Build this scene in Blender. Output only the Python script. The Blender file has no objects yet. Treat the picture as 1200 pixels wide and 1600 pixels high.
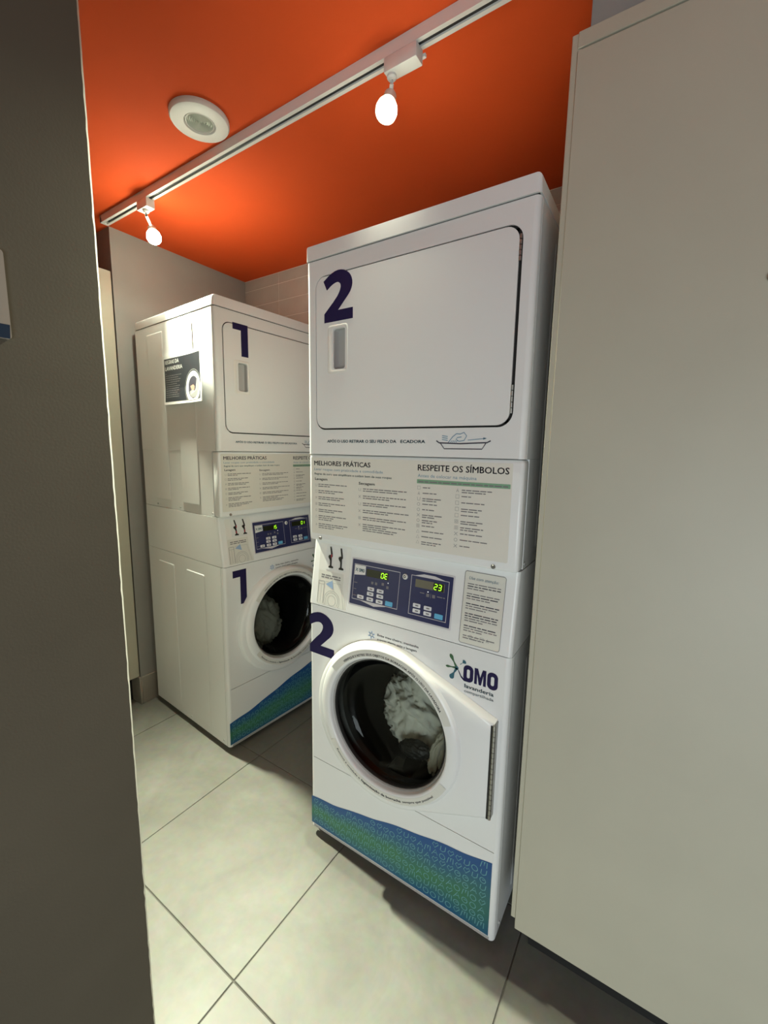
import bpy, bmesh, math, random
from math import sin, cos, pi, radians, hypot
from mathutils import Vector, Matrix, noise

S = bpy.context.scene
COL = S.collection

# ------------------------------------------------------------------ camera, world, light, exposure
cam = bpy.data.cameras.new('camera')
cam.sensor_fit = 'VERTICAL'; cam.sensor_height = 36.0
cam.lens = 661.8042 / 1600 * 36.0
cam.clip_start = 0.02
co = bpy.data.objects.new('camera', cam); COL.objects.link(co)
YAW, PITCH, ROLL = -.5771, -.1452, .0168
fw = Vector((sin(YAW)*cos(PITCH), cos(YAW)*cos(PITCH), sin(PITCH)))
rt = Vector((cos(YAW), -sin(YAW), 0)); up = rt.cross(fw)
rt, up = cos(ROLL)*rt + sin(ROLL)*up, -sin(ROLL)*rt + cos(ROLL)*up
M = Matrix((rt, up, -fw)).transposed().to_4x4(); M.translation = Vector((.9543, -1.0141, 1.3925))
co.matrix_world = M
S.camera = co

w = bpy.data.worlds.new('world'); S.world = w; w.use_nodes = True
w.node_tree.nodes['Background'].inputs[0].default_value = (.9, .95, 1, 1)
w.node_tree.nodes['Background'].inputs[1].default_value = .02
S.view_settings.view_transform = 'Standard'; S.view_settings.look = 'None'
S.view_settings.exposure = 0.0; S.view_settings.gamma = 1.0; S.view_settings.use_curve_mapping = False

BULB_COL = (.95, 1.0, .76)
BULB_STRENGTH = (70.0, 4.0)
SPOT_POWER = (380.0, 160.0)
SPILL_POWER = (18.0, 4.0)
SPOT_CONE = (92.0, 96.0)
FILL_POWER = 41.0

# added low fill light behind the camera, to brighten the machine fronts
def area(name, loc, rot, sx, sy, power, col):
    l = bpy.data.lights.new(name, 'AREA'); l.shape = 'RECTANGLE'; l.size = sx; l.size_y = sy; l.energy = power; l.color = col
    o = bpy.data.objects.new(name, l); COL.objects.link(o); o.location = loc; o.rotation_euler = rot
    return o
area('front_fill_light', (1.85, -2.66, .66), (radians(90), 0, 0), 1.4, 1.2, FILL_POWER, (.88, 1, 1.03))

# ------------------------------------------------------------------ materials
def mat(name, col, rough=.5, metal=0., spec=.5, noise_amt=0., noise_scale=8., bump=0., bump_scale=200., coat=0., emit=None, estr=0.):
    m = bpy.data.materials.new(name); m.use_nodes = True
    nt = m.node_tree; b = nt.nodes['Principled BSDF']
    b.inputs['Base Color'].default_value = (*col, 1); b.inputs['Roughness'].default_value = rough
    b.inputs['Metallic'].default_value = metal; b.inputs['Specular IOR Level'].default_value = spec
    b.inputs['Coat Weight'].default_value = coat
    if emit: b.inputs['Emission Color'].default_value = (*emit, 1); b.inputs['Emission Strength'].default_value = estr
    if noise_amt or bump:
        tc = nt.nodes.new('ShaderNodeTexCoord')
        if noise_amt:
            n = nt.nodes.new('ShaderNodeTexNoise'); n.inputs['Scale'].default_value = noise_scale; n.inputs['Detail'].default_value = 6
            r = nt.nodes.new('ShaderNodeMapRange')
            r.inputs['From Min'].default_value = .3; r.inputs['From Max'].default_value = .7
            r.inputs['To Min'].default_value = 1-noise_amt; r.inputs['To Max'].default_value = 1+noise_amt*.5
            mx = nt.nodes.new('ShaderNodeMix'); mx.data_type = 'RGBA'; mx.blend_type = 'MULTIPLY'
            mx.inputs['Factor'].default_value = 1; mx.inputs[6].default_value = (*col, 1)
            nt.links.new(tc.outputs['Object'], n.inputs['Vector']); nt.links.new(n.outputs['Fac'], r.inputs['Value'])
            nt.links.new(r.outputs['Result'], mx.inputs[7]); nt.links.new(mx.outputs[2], b.inputs['Base Color'])
        if bump:
            n2 = nt.nodes.new('ShaderNodeTexNoise'); n2.inputs['Scale'].default_value = bump_scale; n2.inputs['Detail'].default_value = 3
            bp = nt.nodes.new('ShaderNodeBump'); bp.inputs['Strength'].default_value = bump; bp.inputs['Distance'].default_value = .002
            nt.links.new(tc.outputs['Object'], n2.inputs['Vector']); nt.links.new(n2.outputs['Fac'], bp.inputs['Height'])
            nt.links.new(bp.outputs['Normal'], b.inputs['Normal'])
    return m

ENAMEL = mat('white_enamel', (.80, .80, .80), .32, bump=.03, bump_scale=350)
PLASTIC = mat('white_plastic', (.78, .77, .74), .35)
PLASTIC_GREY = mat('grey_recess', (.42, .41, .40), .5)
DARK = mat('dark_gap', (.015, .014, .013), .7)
RUBBER = mat('black_rubber', (.012, .012, .012), .45)
CHROME = mat('hinge_steel', (.36, .35, .33), .4, 1)
DRUM = mat('drum_steel', (.045, .045, .045), .42, .8)
NAVY = mat('navy_print', (.014, .009, .060), .6, 0, .25)
PANEL = mat('panel_navy', (.026, .030, .10), .3)
LAV = mat('panel_line', (.62, .60, .63), .4)
INK = mat('dark_ink', (.05, .045, .07), .6)
INK_GREY = mat('grey_ink', (.20, .19, .20), .6)
INK_LIGHT = mat('pale_grey_ink', (.33, .33, .33), .6)
INK_BLUE = mat('blue_ink', (.16, .30, .42), .6)
TEAL = mat('teal_ink', (.03, .12, .17), .5)
GREEN = mat('leaf_green_ink', (.05, .13, .06), .5)
BANNER = mat('banner_green', (.20, .38, .24), .6)
BEIGE = mat('notice_beige', (.74, .715, .65), .5)
STICKER = mat('sticker_film', (.70, .69, .64), .42)
NOTE = mat('notice_pale', (.69, .68, .62), .5)
BUTTON = mat('button_white', (.72, .72, .76), .4)
BUTTON_BLUE = mat('button_blue', (.12, .42, .68), .4)
BLACK = mat('black_plastic', (.01, .009, .01), .4)
RED = mat('red_ink', (.45, .03, .05), .5)
PALEBLUE = mat('pale_blue_ink', (.30, .42, .62), .5)
DISPLAY = mat('display_dark', (.016, .02, .006), .25)
DISPLAY_BROWN = mat('display_grey_brown', (.16, .15, .11), .3)
DIGIT = mat('lit_digits', (.3, .6, .02), .4, emit=(.42, 1, .03), estr=1.3)
LED = mat('lit_led', (.9, .9, .9), .4, emit=(1, 1, 1), estr=.8)
WHITE_PRINT = mat('white_print', (.75, .75, .74), .5)
CHARCOAL = mat('charcoal_print', (.022, .026, .036), .4)
SKIN = mat('skin_print', (.55, .30, .22), .5)
ORANGE = mat('orange_paint', (.52, .062, .012), .85, 0, .15, noise_amt=.05, noise_scale=3, bump=.08, bump_scale=300)
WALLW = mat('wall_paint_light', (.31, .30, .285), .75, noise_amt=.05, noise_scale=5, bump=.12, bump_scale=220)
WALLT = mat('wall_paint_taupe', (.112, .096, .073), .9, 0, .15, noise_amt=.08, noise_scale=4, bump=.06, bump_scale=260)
WALLCHIP_LIT = mat('wall_edge_plaster_lit', (.66, .64, .58), .8)  # plaster edge, colour brightened to stand for lamp light grazing it
CLOSET = mat('closet_laminate', (.49, .465, .375), .48, noise_amt=.03, noise_scale=6, bump=.05, bump_scale=420)
BASE = mat('baseboard_tile', (.30, .27, .235), .5, noise_amt=.1, noise_scale=7)
GROUT = mat('floor_grout', (.13, .125, .11), .85)
GROUTW = mat('wall_grout', (.66, .60, .55), .8)
WTILE = mat('wall_tile_taupe', (.36, .31, .275), .32, noise_amt=.06, noise_scale=9)
TRACKW = mat('track_white', (.75, .72, .70), .35)
LENS = mat('ribbed_lens', (.62, .64, .58), .2)
CLOTH = mat('white_cotton', (.78, .78, .72), .9, bump=.3, bump_scale=150)
CLOTHG = mat('grey_cotton', (.40, .40, .38), .9, bump=.3, bump_scale=150)
CLOTHD = mat('dark_cotton', (.012, .012, .013), .45, bump=.3, bump_scale=150)
SIGN_W = mat('sign_face', (.30, .26, .225), .4)
SIGN_B = mat('sign_blue', (.005, .02, .05), .4)

def floor_mat():
    m = mat('porcelain_tile', (.30, .29, .26), .45)
    nt = m.node_tree; b = nt.nodes['Principled BSDF']
    geo = nt.nodes.new('ShaderNodeNewGeometry')
    n1 = nt.nodes.new('ShaderNodeTexNoise'); n1.inputs['Scale'].default_value = 3.2; n1.inputs['Detail'].default_value = 7; n1.inputs['Roughness'].default_value = .6; n1.inputs['Distortion'].default_value = .6
    n2 = nt.nodes.new('ShaderNodeTexNoise'); n2.inputs['Scale'].default_value = 38; n2.inputs['Detail'].default_value = 4
    r1 = nt.nodes.new('ShaderNodeValToRGB')
    r1.color_ramp.elements[0].position = .30; r1.color_ramp.elements[0].color = (.160, .155, .134, 1)
    r1.color_ramp.elements[1].position = .68; r1.color_ramp.elements[1].color = (.235, .23, .205, 1)
    mx = nt.nodes.new('ShaderNodeMix'); mx.data_type = 'RGBA'; mx.blend_type = 'OVERLAY'; mx.inputs['Factor'].default_value = .16
    nt.links.new(geo.outputs['Position'], n1.inputs['Vector']); nt.links.new(geo.outputs['Position'], n2.inputs['Vector'])
    nt.links.new(n1.outputs['Fac'], r1.inputs['Fac']); nt.links.new(r1.outputs['Color'], mx.inputs[6]); nt.links.new(n2.outputs['Color'], mx.inputs[7])
    nt.links.new(mx.outputs[2], b.inputs['Base Color'])
    return m
FTILE = floor_mat()

def glass_mat():
    m = bpy.data.materials.new('tinted_door_glass'); m.use_nodes = True; nt = m.node_tree; nt.nodes.clear()
    out = nt.nodes.new('ShaderNodeOutputMaterial'); mix = nt.nodes.new('ShaderNodeMixShader')
    tr = nt.nodes.new('ShaderNodeBsdfTransparent'); tr.inputs[0].default_value = (.72, .74, .70, 1)
    gl = nt.nodes.new('ShaderNodeBsdfGlossy'); gl.inputs['Roughness'].default_value = .03
    fr = nt.nodes.new('ShaderNodeFresnel'); fr.inputs[0].default_value = 1.45
    mu = nt.nodes.new('ShaderNodeMath'); mu.operation = 'MULTIPLY'; mu.inputs[1].default_value = .4
    nt.links.new(fr.outputs[0], mu.inputs[0]); nt.links.new(mu.outputs[0], mix.inputs[0]); nt.links.new(tr.outputs[0], mix.inputs[1]); nt.links.new(gl.outputs[0], mix.inputs[2])
    nt.links.new(mix.outputs[0], out.inputs[0]); return m
GLASS = glass_mat()

def attr_mat(name, attr, rough):
    m = mat(name, (.1, .2, .4), rough); nt = m.node_tree
    a = nt.nodes.new('ShaderNodeVertexColor'); a.layer_name = attr
    nt.links.new(a.outputs['Color'], nt.nodes['Principled BSDF'].inputs['Base Color']); return m
WRAP = attr_mat('wave_wrap_print', 'print', .42)
WRAP_ICON = mat('wave_wrap_icons', (.15, .37, .41), .5)

def emission(name, col, s):
    m = bpy.data.materials.new(name); m.use_nodes = True; nt = m.node_tree; nt.nodes.clear()
    o = nt.nodes.new('ShaderNodeOutputMaterial'); e = nt.nodes.new('ShaderNodeEmission')
    e.inputs[0].default_value = (*col, 1); e.inputs[1].default_value = s
    nt.links.new(e.outputs[0], o.inputs[0]); return m
BULBS = [emission('glowing_bulb', BULB_COL, q) for q in BULB_STRENGTH]

# ------------------------------------------------------------------ mesh helpers
def link(name, me, m, parent=None):
    o = bpy.data.objects.new(name, me); COL.objects.link(o)
    if m: me.materials.append(m)
    if parent is not None: o.parent = parent
    return o

def mk(name, V, F, m, parent=None, smooth=None):
    me = bpy.data.meshes.new(name); me.from_pydata([tuple(v) for v in V], [], F); me.update()
    if smooth is not None:
        me.shade_smooth(); me.set_sharp_from_angle(angle=radians(smooth))
    return link(name, me, m, parent)

def from_bm(name, bm, m, parent=None, smooth=None):
    me = bpy.data.meshes.new(name); bm.normal_update(); bm.to_mesh(me); bm.free()
    if smooth is not None:
        me.shade_smooth(); me.set_sharp_from_angle(angle=radians(smooth))
    return link(name, me, m, parent)

def box_bm(x0, x1, y0, y1, z0, z1, bev=0., seg=2):
    bm = bmesh.new(); bmesh.ops.create_cube(bm, size=1)
    for v in bm.verts: v.co = Vector(((x0+x1)/2 + v.co.x*(x1-x0), (y0+y1)/2 + v.co.y*(y1-y0), (z0+z1)/2 + v.co.z*(z1-z0)))
    if bev: bmesh.ops.bevel(bm, geom=list(bm.edges), offset=bev, segments=seg, profile=.5, affect='EDGES')
    return bm

def box(name, x0, x1, y0, y1, z0, z1, m, parent=None, bev=0., seg=2):
    return from_bm(name, box_bm(x0, x1, y0, y1, z0, z1, bev, seg), m, parent, 40 if bev else None)

def boxes(name, L, m, parent=None):
    V, F = [], []
    for x0, x1, y0, y1, z0, z1 in L:
        n = len(V)
        V += [(x0,y0,z0),(x1,y0,z0),(x1,y1,z0),(x0,y1,z0),(x0,y0,z1),(x1,y0,z1),(x1,y1,z1),(x0,y1,z1)]
        F += [[n+i for i in f] for f in ((0,3,2,1),(4,5,6,7),(0,1,5,4),(1,2,6,5),(2,3,7,6),(3,0,4,7))]
    return mk(name, V, F, m, parent)

def rrect(x0, x1, z0, z1, r, n=6):
    P = []
    for cx, cz, a0 in ((x1-r, z0+r, -pi/2), (x1-r, z1-r, 0), (x0+r, z1-r, pi/2), (x0+r, z0+r, pi)):
        for i in range(n+1):
            a = a0 + pi/2*i/n; P.append((cx+r*cos(a), cz+r*sin(a)))
    return P

def plate(name, outer, holes, y0, y1, m, parent=None, bev=0.):
    """panel lying in the XZ plane: face at y0, thickness to y1, with holes"""
    bm = bmesh.new(); loops = []
    for L in [outer]+holes:
        vs = [bm.verts.new((x, y0, z)) for x, z in L]; loops.append(vs)
        for i in range(len(vs)): bm.edges.new((vs[i], vs[(i+1) % len(vs)]))
    bmesh.ops.triangle_fill(bm, use_beauty=True, use_dissolve=False, edges=list(bm.edges))
    for f in bm.faces:
        f.normal_update()
        if f.normal.y > 0: f.normal_flip()
    for k, vs in enumerate(loops):
        bk = [bm.verts.new((v.co.x, y1, v.co.z)) for v in vs]; n = len(vs)
        for i in range(n):
            j = (i+1) % n; bm.faces.new((vs[i], vs[j], bk[j], bk[i]) if k else (vs[j], vs[i], bk[i], bk[j]))
    return from_bm(name, bm, m, parent, 30)

def loft(name, rings, m, parent=None, smooth=35, cap0=False, cap1=False, closed=True):
    V, F = [], []; n = len(rings[0])
    for R in rings: V += list(R)
    for k in range(len(rings)-1):
        for i in range(n if closed else n-1):
            j = (i+1) % n; a, b = k*n, (k+1)*n
            F.append((a+i, a+j, b+j, b+i))
    if cap0: F.append(tuple(range(n))[::-1])
    if cap1: F.append(tuple(range((len(rings)-1)*n, len(rings)*n)))
    return mk(name, V, F, m, parent, smooth)

def lathe(name, prof, m, parent=None, n=32, axis='z', c=(0,0,0), smooth=35, direction=None):
    """prof: list of (radius, height along axis)"""
    if direction is None: direction = {'z': (0,0,1), 'y': (0,1,0), 'x': (1,0,0)}[axis]
    d = Vector(direction).normalized(); t = Vector((1,0,0)) if abs(d.x) < .9 else Vector((0,1,0))
    u = d.cross(t).normalized(); v = d.cross(u); c = Vector(c); rings = []
    for r, h in prof:
        rings.append([c + d*h + u*(max(r,1e-5)*cos(2*pi*i/n)) + v*(max(r,1e-5)*sin(2*pi*i/n)) for i in range(n)])
    o = loft(name, rings, m, parent, smooth)
    bm = bmesh.new(); bm.from_mesh(o.data); bmesh.ops.remove_doubles(bm, verts=bm.verts, dist=2e-5)
    bmesh.ops.recalc_face_normals(bm, faces=bm.faces); bm.to_mesh(o.data); bm.free()
    return o

def tube_mesh(P, r, n=6):
    V, F = [], []
    P = [Vector(p) for p in P]
    for k, p in enumerate(P):
        d = (P[min(k+1, len(P)-1)] - P[max(k-1, 0)]).normalized()
        t = Vector((0,0,1)) if abs(d.z) < .9 else Vector((1,0,0))
        u = d.cross(t).normalized(); v = d.cross(u)
        V += [p + u*r*cos(2*pi*i/n) + v*r*sin(2*pi*i/n) for i in range(n)]
    for k in range(len(P)-1):
        for i in range(n):
            j = (i+1) % n; F.append((k*n+i, k*n+j, (k+1)*n+j, (k+1)*n+i))
    F += [tuple(range(n)), tuple(range((len(P)-1)*n, len(P)*n))]
    return V, F

# flat artwork in 2D, laid on a frame ------------------------------------------------
_txt = {}
def text2d(s, bold=0.):
    key = (s, bold)
    if key in _txt: return _txt[key]
    c = bpy.data.curves.new('t', 'FONT'); c.body = s; c.size = 1; c.resolution_u = 2; c.offset = bold
    o = bpy.data.objects.new('t', c); COL.objects.link(o)
    dg = bpy.context.evaluated_depsgraph_get()
    me = bpy.data.meshes.new_from_object(o.evaluated_get(dg))
    V = [(v.co.x, v.co.y) for v in me.vertices]; F = [tuple(p.vertices) for p in me.polygons]
    bpy.data.objects.remove(o); bpy.data.curves.remove(c); bpy.data.meshes.remove(me)
    _txt[key] = (V, F); return V, F

def heavy(t, b):
    """heavier strokes: the outline laid down again a little to each side"""
    V, F = text2d(t)
    if b <= 0: return V, F
    W_, G = [], []
    for dx, dy in ((-b, 0), (b, 0), (0, b*.7), (0, -b*.7)):
        n = len(W_); W_ += [(x+dx, y+dy) for x, y in V]; G += [tuple(n+i for i in f) for f in F]
    return W_, G

class P2:
    def __init__(s): s.V = []; s.F = []
    def add(s, V, F):
        n = len(s.V); s.V += V; s.F += [tuple(n+i for i in f) for f in F]; return s
    def poly(s, P): return s.add(list(P), [tuple(range(len(P)))])
    def rect(s, x0, y0, x1, y1): return s.poly([(x0,y0),(x1,y0),(x1,y1),(x0,y1)])
    def ring(s, cx, cy, r0, r1, a0=0, a1=2*pi, n=28, sx=1.):
        V, F = [], []
        for i in range(n+1):
            a = a0+(a1-a0)*i/n
            V += [(cx+sx*r0*cos(a), cy+r0*sin(a)), (cx+sx*r1*cos(a), cy+r1*sin(a))]
        F = [(2*i, 2*i+1, 2*i+3, 2*i+2) for i in range(n)]
        return s.add(V, F)
    def disc(s, cx, cy, r, n=24, sx=1.): return s.poly([(cx+sx*r*cos(2*pi*i/n), cy+r*sin(2*pi*i/n)) for i in range(n)])
    def stroke(s, P, wd, closed=False):
        P = list(P); n = len(P); V = []
        for i in range(n):
            a = P[i-1] if (closed or i) else P[i]; b = P[(i+1) % n] if (closed or i < n-1) else P[i]
            d = (b[0]-a[0], b[1]-a[1]); l = hypot(*d) or 1; nx, ny = -d[1]/l*wd/2, d[0]/l*wd/2
            V += [(P[i][0]+nx, P[i][1]+ny), (P[i][0]-nx, P[i][1]-ny)]
        F = [(2*i, 2*i+1, 2*i+3, 2*i+2) for i in range(n-1)]
        if closed: F.append((2*n-2, 2*n-1, 1, 0))
        return s.add(V, F)
    def text(s, t, x, y, h, wd=None, bold=0., shear=0., right=False):
        """baseline-left at x, y; cap height h; fitted to width wd"""
        V, F = heavy(t, bold)
        x0 = min(v[0] for v in V); x1 = max(v[0] for v in V)
        k = h/.727; kx = (wd/(x1-x0)) if wd else k
        return s.add([(x + (v[0]-x0)*kx + shear*v[1]*k, y + v[1]*k) for v in V], F)
    def arc_text(s, t, cx, cy, r, h, a0, a1, bold=0., inside=False):
        V, F = heavy(t, bold); x0 = min(v[0] for v in V); x1 = max(v[0] for v in V); k = h/.727
        out = []
        for x, y in V:
            a = a0+(a1-a0)*(x-x0)/(x1-x0); rr = r + (-y*k if inside else y*k)
            out.append((cx+rr*cos(a), cy+rr*sin(a)))
        # keep letters crisp along the arc
        return s.add(out, F)
    def words(s, x, y, wd, h, rnd):
        """a line of print too small to read in the photograph"""
        p = x
        while p < x+wd-h:
            l = min(h*rnd.uniform(1.6, 5.5), x+wd-p); s.rect(p, y, p+l, y+h*.62); p += l+h*.55
        return s

class Frame:
    def __init__(s, o, u, v, fn=None):
        s.o = Vector(o); s.u = Vector(u).normalized(); s.v = Vector(v).normalized(); s.n = s.u.cross(s.v); s.fn = fn
    def at(s, x, y, off=0.):
        if s.fn: off = off + s.fn(x, y)
        return s.o + s.u*x + s.v*y + s.n*off

STUFF = ('lines', 'symbols', 'icons', 'marks', 'print', 'light', 'line')
def lay(name, p, fr, off, m, parent):
    o = mk(name, [fr.at(x, y, off) for x, y in p.V], p.F, m, parent)
    if name.split('_')[-1] in STUFF and name not in ('dark_print', 'brand_print', 'lint_hand_print', 'lint_tray_print'): o['kind'] = 'stuff'   # print too small to pick apart
    return o

def slab(name, P, fr, off0, off1, m, parent, smooth=30):
    """outline P raised from off0 to off1 above the frame"""
    n = len(P); V = [fr.at(x, y, off1) for x, y in P]+[fr.at(x, y, off0) for x, y in P]
    F = [tuple(range(n))]+[(i, i+n, (i+1) % n+n, (i+1) % n) for i in range(n)]
    return mk(name, V, F, m, parent, smooth)

def empty(name, loc, rz=0.):
    o = bpy.data.objects.new(name, None); COL.objects.link(o); o.location = loc; o.rotation_euler = (0,0,rz); o.empty_display_size = .1
    return o
def tag(o, label, cat, group=None):
    o['label'] = label; o['category'] = cat
    if group: o['group'] = group
    return o
def struct(o): o['kind'] = 'structure'; return o

# ------------------------------------------------------------------ the room
CEIL = 2.404
XL, XR, YF, YB = -1.31, 2.6, -2.7, .846        # room limits
ceiling = struct(box('ceiling', -2.05, XR+.1, YF-.1, YB+.1, CEIL, CEIL+.08, ORANGE))

floor = struct(box('floor', -2.05, XR+.1, YF-.1, YB+.1, -.06, -.003, GROUT))
TS = .6; g = .0018
tile_me = box_bm(g, TS-g, g, TS-g, -.009, 0, .0012, 1)
tme = bpy.data.meshes.new('tile'); tile_me.to_mesh(tme); tile_me.free(); tme.materials.append(FTILE)
for i in range(-4, 5):
    for j in range(-4, 3):
        x, y = .134+TS*i, -.443+TS*j
        if x < -2.05 or x > XR or y < YF-.2 or y > YB: continue
        t = bpy.data.objects.new('tile', tme); COL.objects.link(t); t.parent = floor; t.location = (x, y, 0)

wall_left = struct(box('wall_left', XL-.13, XL, .07, YB+.1, 0, CEIL, WALLW))
wall_back = struct(box('wall_back', XL-.2, XR+.1, YB, YB+.1, 0, CEIL, GROUTW))
tb = box_bm(.0016, .2984, -.0022, 0.002, .0014, .0931, .0008, 1)
wme = bpy.data.meshes.new('tile'); tb.to_mesh(wme); tb.free(); wme.materials.append(WTILE)
tb = box_bm(.0016, .2984, -.0022, 0.002, .0014, .059, .0008, 1)
wme2 = bpy.data.meshes.new('tile'); tb.to_mesh(wme2); tb.free(); wme2.materials.append(WTILE)
for i in range(-1, 6):
    for k in range(-24, 1):
        x, z = -1.016+.3*i, 2.342+.0945*k
        if z < 0: continue
        me = wme2 if k == 0 else wme
        t = bpy.data.objects.new('tile', me); COL.objects.link(t); t.parent = wall_back; t.location = (x if i > -1 else -1.31, YB, z)
        if i == -1: t.scale.x = .98
baseboard = struct(box('baseboard_left', XL, XL+.012, .07, YB, 0, .152, BASE, None, .002, 1))
struct(box('trim_1', XL-.12, XL+.012, .058, .07, 0, .152, BASE, None, .002, 1))
struct(box('wall_recess_back', -2.05, -1.95, -.9, YB+.1, 0, CEIL, WALLW))
struct(box('wall_front', -2.05, .055, -.95, -.83, 0, CEIL, WALLW))

# near left wall; rough plaster edge, coloured pale for grazing lamp light
EDGE_Y = -.6615; NX = .181
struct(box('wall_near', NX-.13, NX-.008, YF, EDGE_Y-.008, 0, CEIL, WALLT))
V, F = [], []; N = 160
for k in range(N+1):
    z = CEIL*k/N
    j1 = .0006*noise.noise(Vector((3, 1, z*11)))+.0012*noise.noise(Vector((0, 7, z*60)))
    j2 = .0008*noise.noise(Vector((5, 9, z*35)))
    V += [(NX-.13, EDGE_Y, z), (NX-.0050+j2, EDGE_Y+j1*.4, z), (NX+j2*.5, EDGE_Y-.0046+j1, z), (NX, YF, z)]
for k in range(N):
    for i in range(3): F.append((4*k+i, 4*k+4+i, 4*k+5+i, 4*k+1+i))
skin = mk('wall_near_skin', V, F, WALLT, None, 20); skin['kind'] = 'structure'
me = skin.data; me.materials.append(WALLCHIP_LIT)
for p in me.polygons:
    if p.index % 3 == 1: p.material_index = 1

struct(box('wall_right', .738, XR+.1, .1, YB, 2.206, CEIL, WALLW))
struct(box('wall_right_end', XR, XR+.1, YF, .1, 0, CEIL, WALLW))
struct(box('wall_corridor_end', NX-.13, XR+.1, YF-.1, YF, 0, CEIL, WALLW))

# ------------------------------------------------------------------ closets
def closet_left():
    r = empty('tall_closet', (XL, -.35, 0))
    tag(r, 'tall pale laminate closet in the dark recess beside the numeral 1 machine', 'closet')
    box('carcass', -.55, -.022, -.376, .412, .158, 2.2, CLOSET, r)
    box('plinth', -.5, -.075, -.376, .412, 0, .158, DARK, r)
    box('door', -.02, 0, -.376, .414, .157, 2.206, CLOSET, r, .0015, 1)
closet_left()

def closet_right():
    r = empty('tall_closet', (.729, -.02, 0))
    tag(r, 'wide cream laminate closet with a round lock beside the numeral 2 machine', 'closet')
    box('side_panel', 0, .018, 0, .866, .178, 2.2, CLOSET, r, .001, 1)
    box('carcass', .018, 1.87, .02, .866, .16, 2.2, CLOSET, r)
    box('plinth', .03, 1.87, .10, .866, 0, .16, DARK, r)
    box('top_rail', .012, 1.87, -.0035, .02, 2.171, 2.2, CLOSET, r, .0012, 1)
    d = box('door', .012, .66, -.004, .016, .152, 2.1675, CLOSET, r, .0012, 1)
    d2 = box('door', .6625, .99, -.004, .016, .152, 2.1675, CLOSET, r, .0012, 1)
    d3 = box('door', .9925, 1.32, -.004, .016, .152, 2.1675, CLOSET, r, .0012, 1)
    d4 = box('door', 1.3225, 1.87, -.004, .016, .152, 2.1675, CLOSET, r, .0012, 1)
    k = lathe('lock', [(0, .010), (.007, .010), (.0085, .008), (.009, 0)], CHROME, d, 20, c=(.353, -.004, 1.69), direction=(0, -1, 0)); k['label'] = 'small round metal lock'
    lay('keyhole', P2().rect(.3518, 1.686, .3542, 1.694), Frame((0, -.0142, 0), (1,0,0), (0,0,1)), .0002, DARK, d)
    return r
closet_right()

# ------------------------------------------------------------------ wall sign on the near wall
def wall_sign():
    r = empty('wall_sign', (NX, -.783, 1.5346))
    tag(r, 'small plastic wall sign with a blue lower band on the dark near wall', 'sign')
    fr = Frame((0, 0, 0), (0, 1, 0), (0, 0, 1))
    slab('face', rrect(-.34, 0, 0, .116, .005), fr, .0005, .004, SIGN_W, r)
    lay('blue_band', P2().poly([(-.338, .001), (-.002, .001), (-.001, .0195), (-.28, .016), (-.338, .014)]), fr, .0045, SIGN_B, r)
wall_sign()

# ------------------------------------------------------------------ dryers and washers
W, D, H = .683, .682, 1.986
ZB = 1.0975            # underside of the dryer
TWO = [(.069,1.879),(.082,1.853),(.101,1.865),(.118,1.870),(.128,1.868),(.135,1.859),(.131,1.844),(.118,1.827),(.072,1.788),(.072,1.763),(.178,1.763),(.178,1.793),(.124,1.793),(.149,1.817),(.166,1.833),(.174,1.847),(.1765,1.861),(.172,1.877),(.161,1.890),(.141,1.900),(.118,1.902),(.093,1.894)]
def smooth_poly(P, hard):
    """Chaikin corner cutting on every point not listed in hard"""
    out = []
    n = len(P)
    for i, p in enumerate(P):
        if i in hard: out.append(p); continue
        a, b = P[i-1], P[(i+1) % n]
        out += [(p[0]*.75+a[0]*.25, p[1]*.75+a[1]*.25), (p[0]*.75+b[0]*.25, p[1]*.75+b[1]*.25)]
    return out
def digit_poly(n):
    """numeral in a unit box, height 1"""
    if n == 2:
        P = smooth_poly(TWO, (0, 1, 8, 9, 10, 11, 12))
        return [((x-.069)/.139, (z-1.763)/.139) for x, z in P]
    return [(.0, .80), (.0, 1.), (.56, 1.), (.56, 0.), (.30, 0.), (.30, .80)]
SEG = {'0': 'abcdef', '1': 'bc', '2': 'abged', '3': 'abgcd', '4': 'fgbc', '5': 'afgcd', 'E': 'afged', '8': 'abcdefg', '-': 'g'}
def seg7(p, s, x, y, h):
    wd = h*.56; t = h*.15
    for ch in s:
        L = {'a': (x, y+h, x+wd, y+h), 'g': (x, y+h/2, x+wd, y+h/2), 'd': (x, y, x+wd, y), 'f': (x, y+h/2, x, y+h), 'b': (x+wd, y+h/2, x+wd, y+h), 'e': (x, y, x, y+h/2), 'c': (x+wd, y, x+wd, y+h/2)}
        for c in SEG[ch]:
            a = L[c]; dx, dy = a[2]-a[0], a[3]-a[1]; l = hypot(dx, dy); k = t*.35/l
            sh = .08
            A = (a[0]+dx*k+sh*(a[1]-y), a[1]+dy*k); B = (a[2]-dx*k+sh*(a[3]-y), a[3]-dy*k)
            p.stroke([A, B], t)
        x += h*.86

def pressed(name, y0, y1, z0, z1, side, parent, d=.0018, s=.0045):
    """shallow pressed rectangle on a side sheet"""
    x = 0 if side < 0 else W; R = []
    for ins, off in ((0, 0.0002), (s, d)):
        P = rrect(y0+ins, y1-ins, z0+ins, z1-ins, .006, 3)
        if side < 0: P = P[::-1]
        R.append([(x+side*off, a, b) for a, b in P])
    return loft(name, R, ENAMEL, parent, 4, cap1=True)

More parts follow.
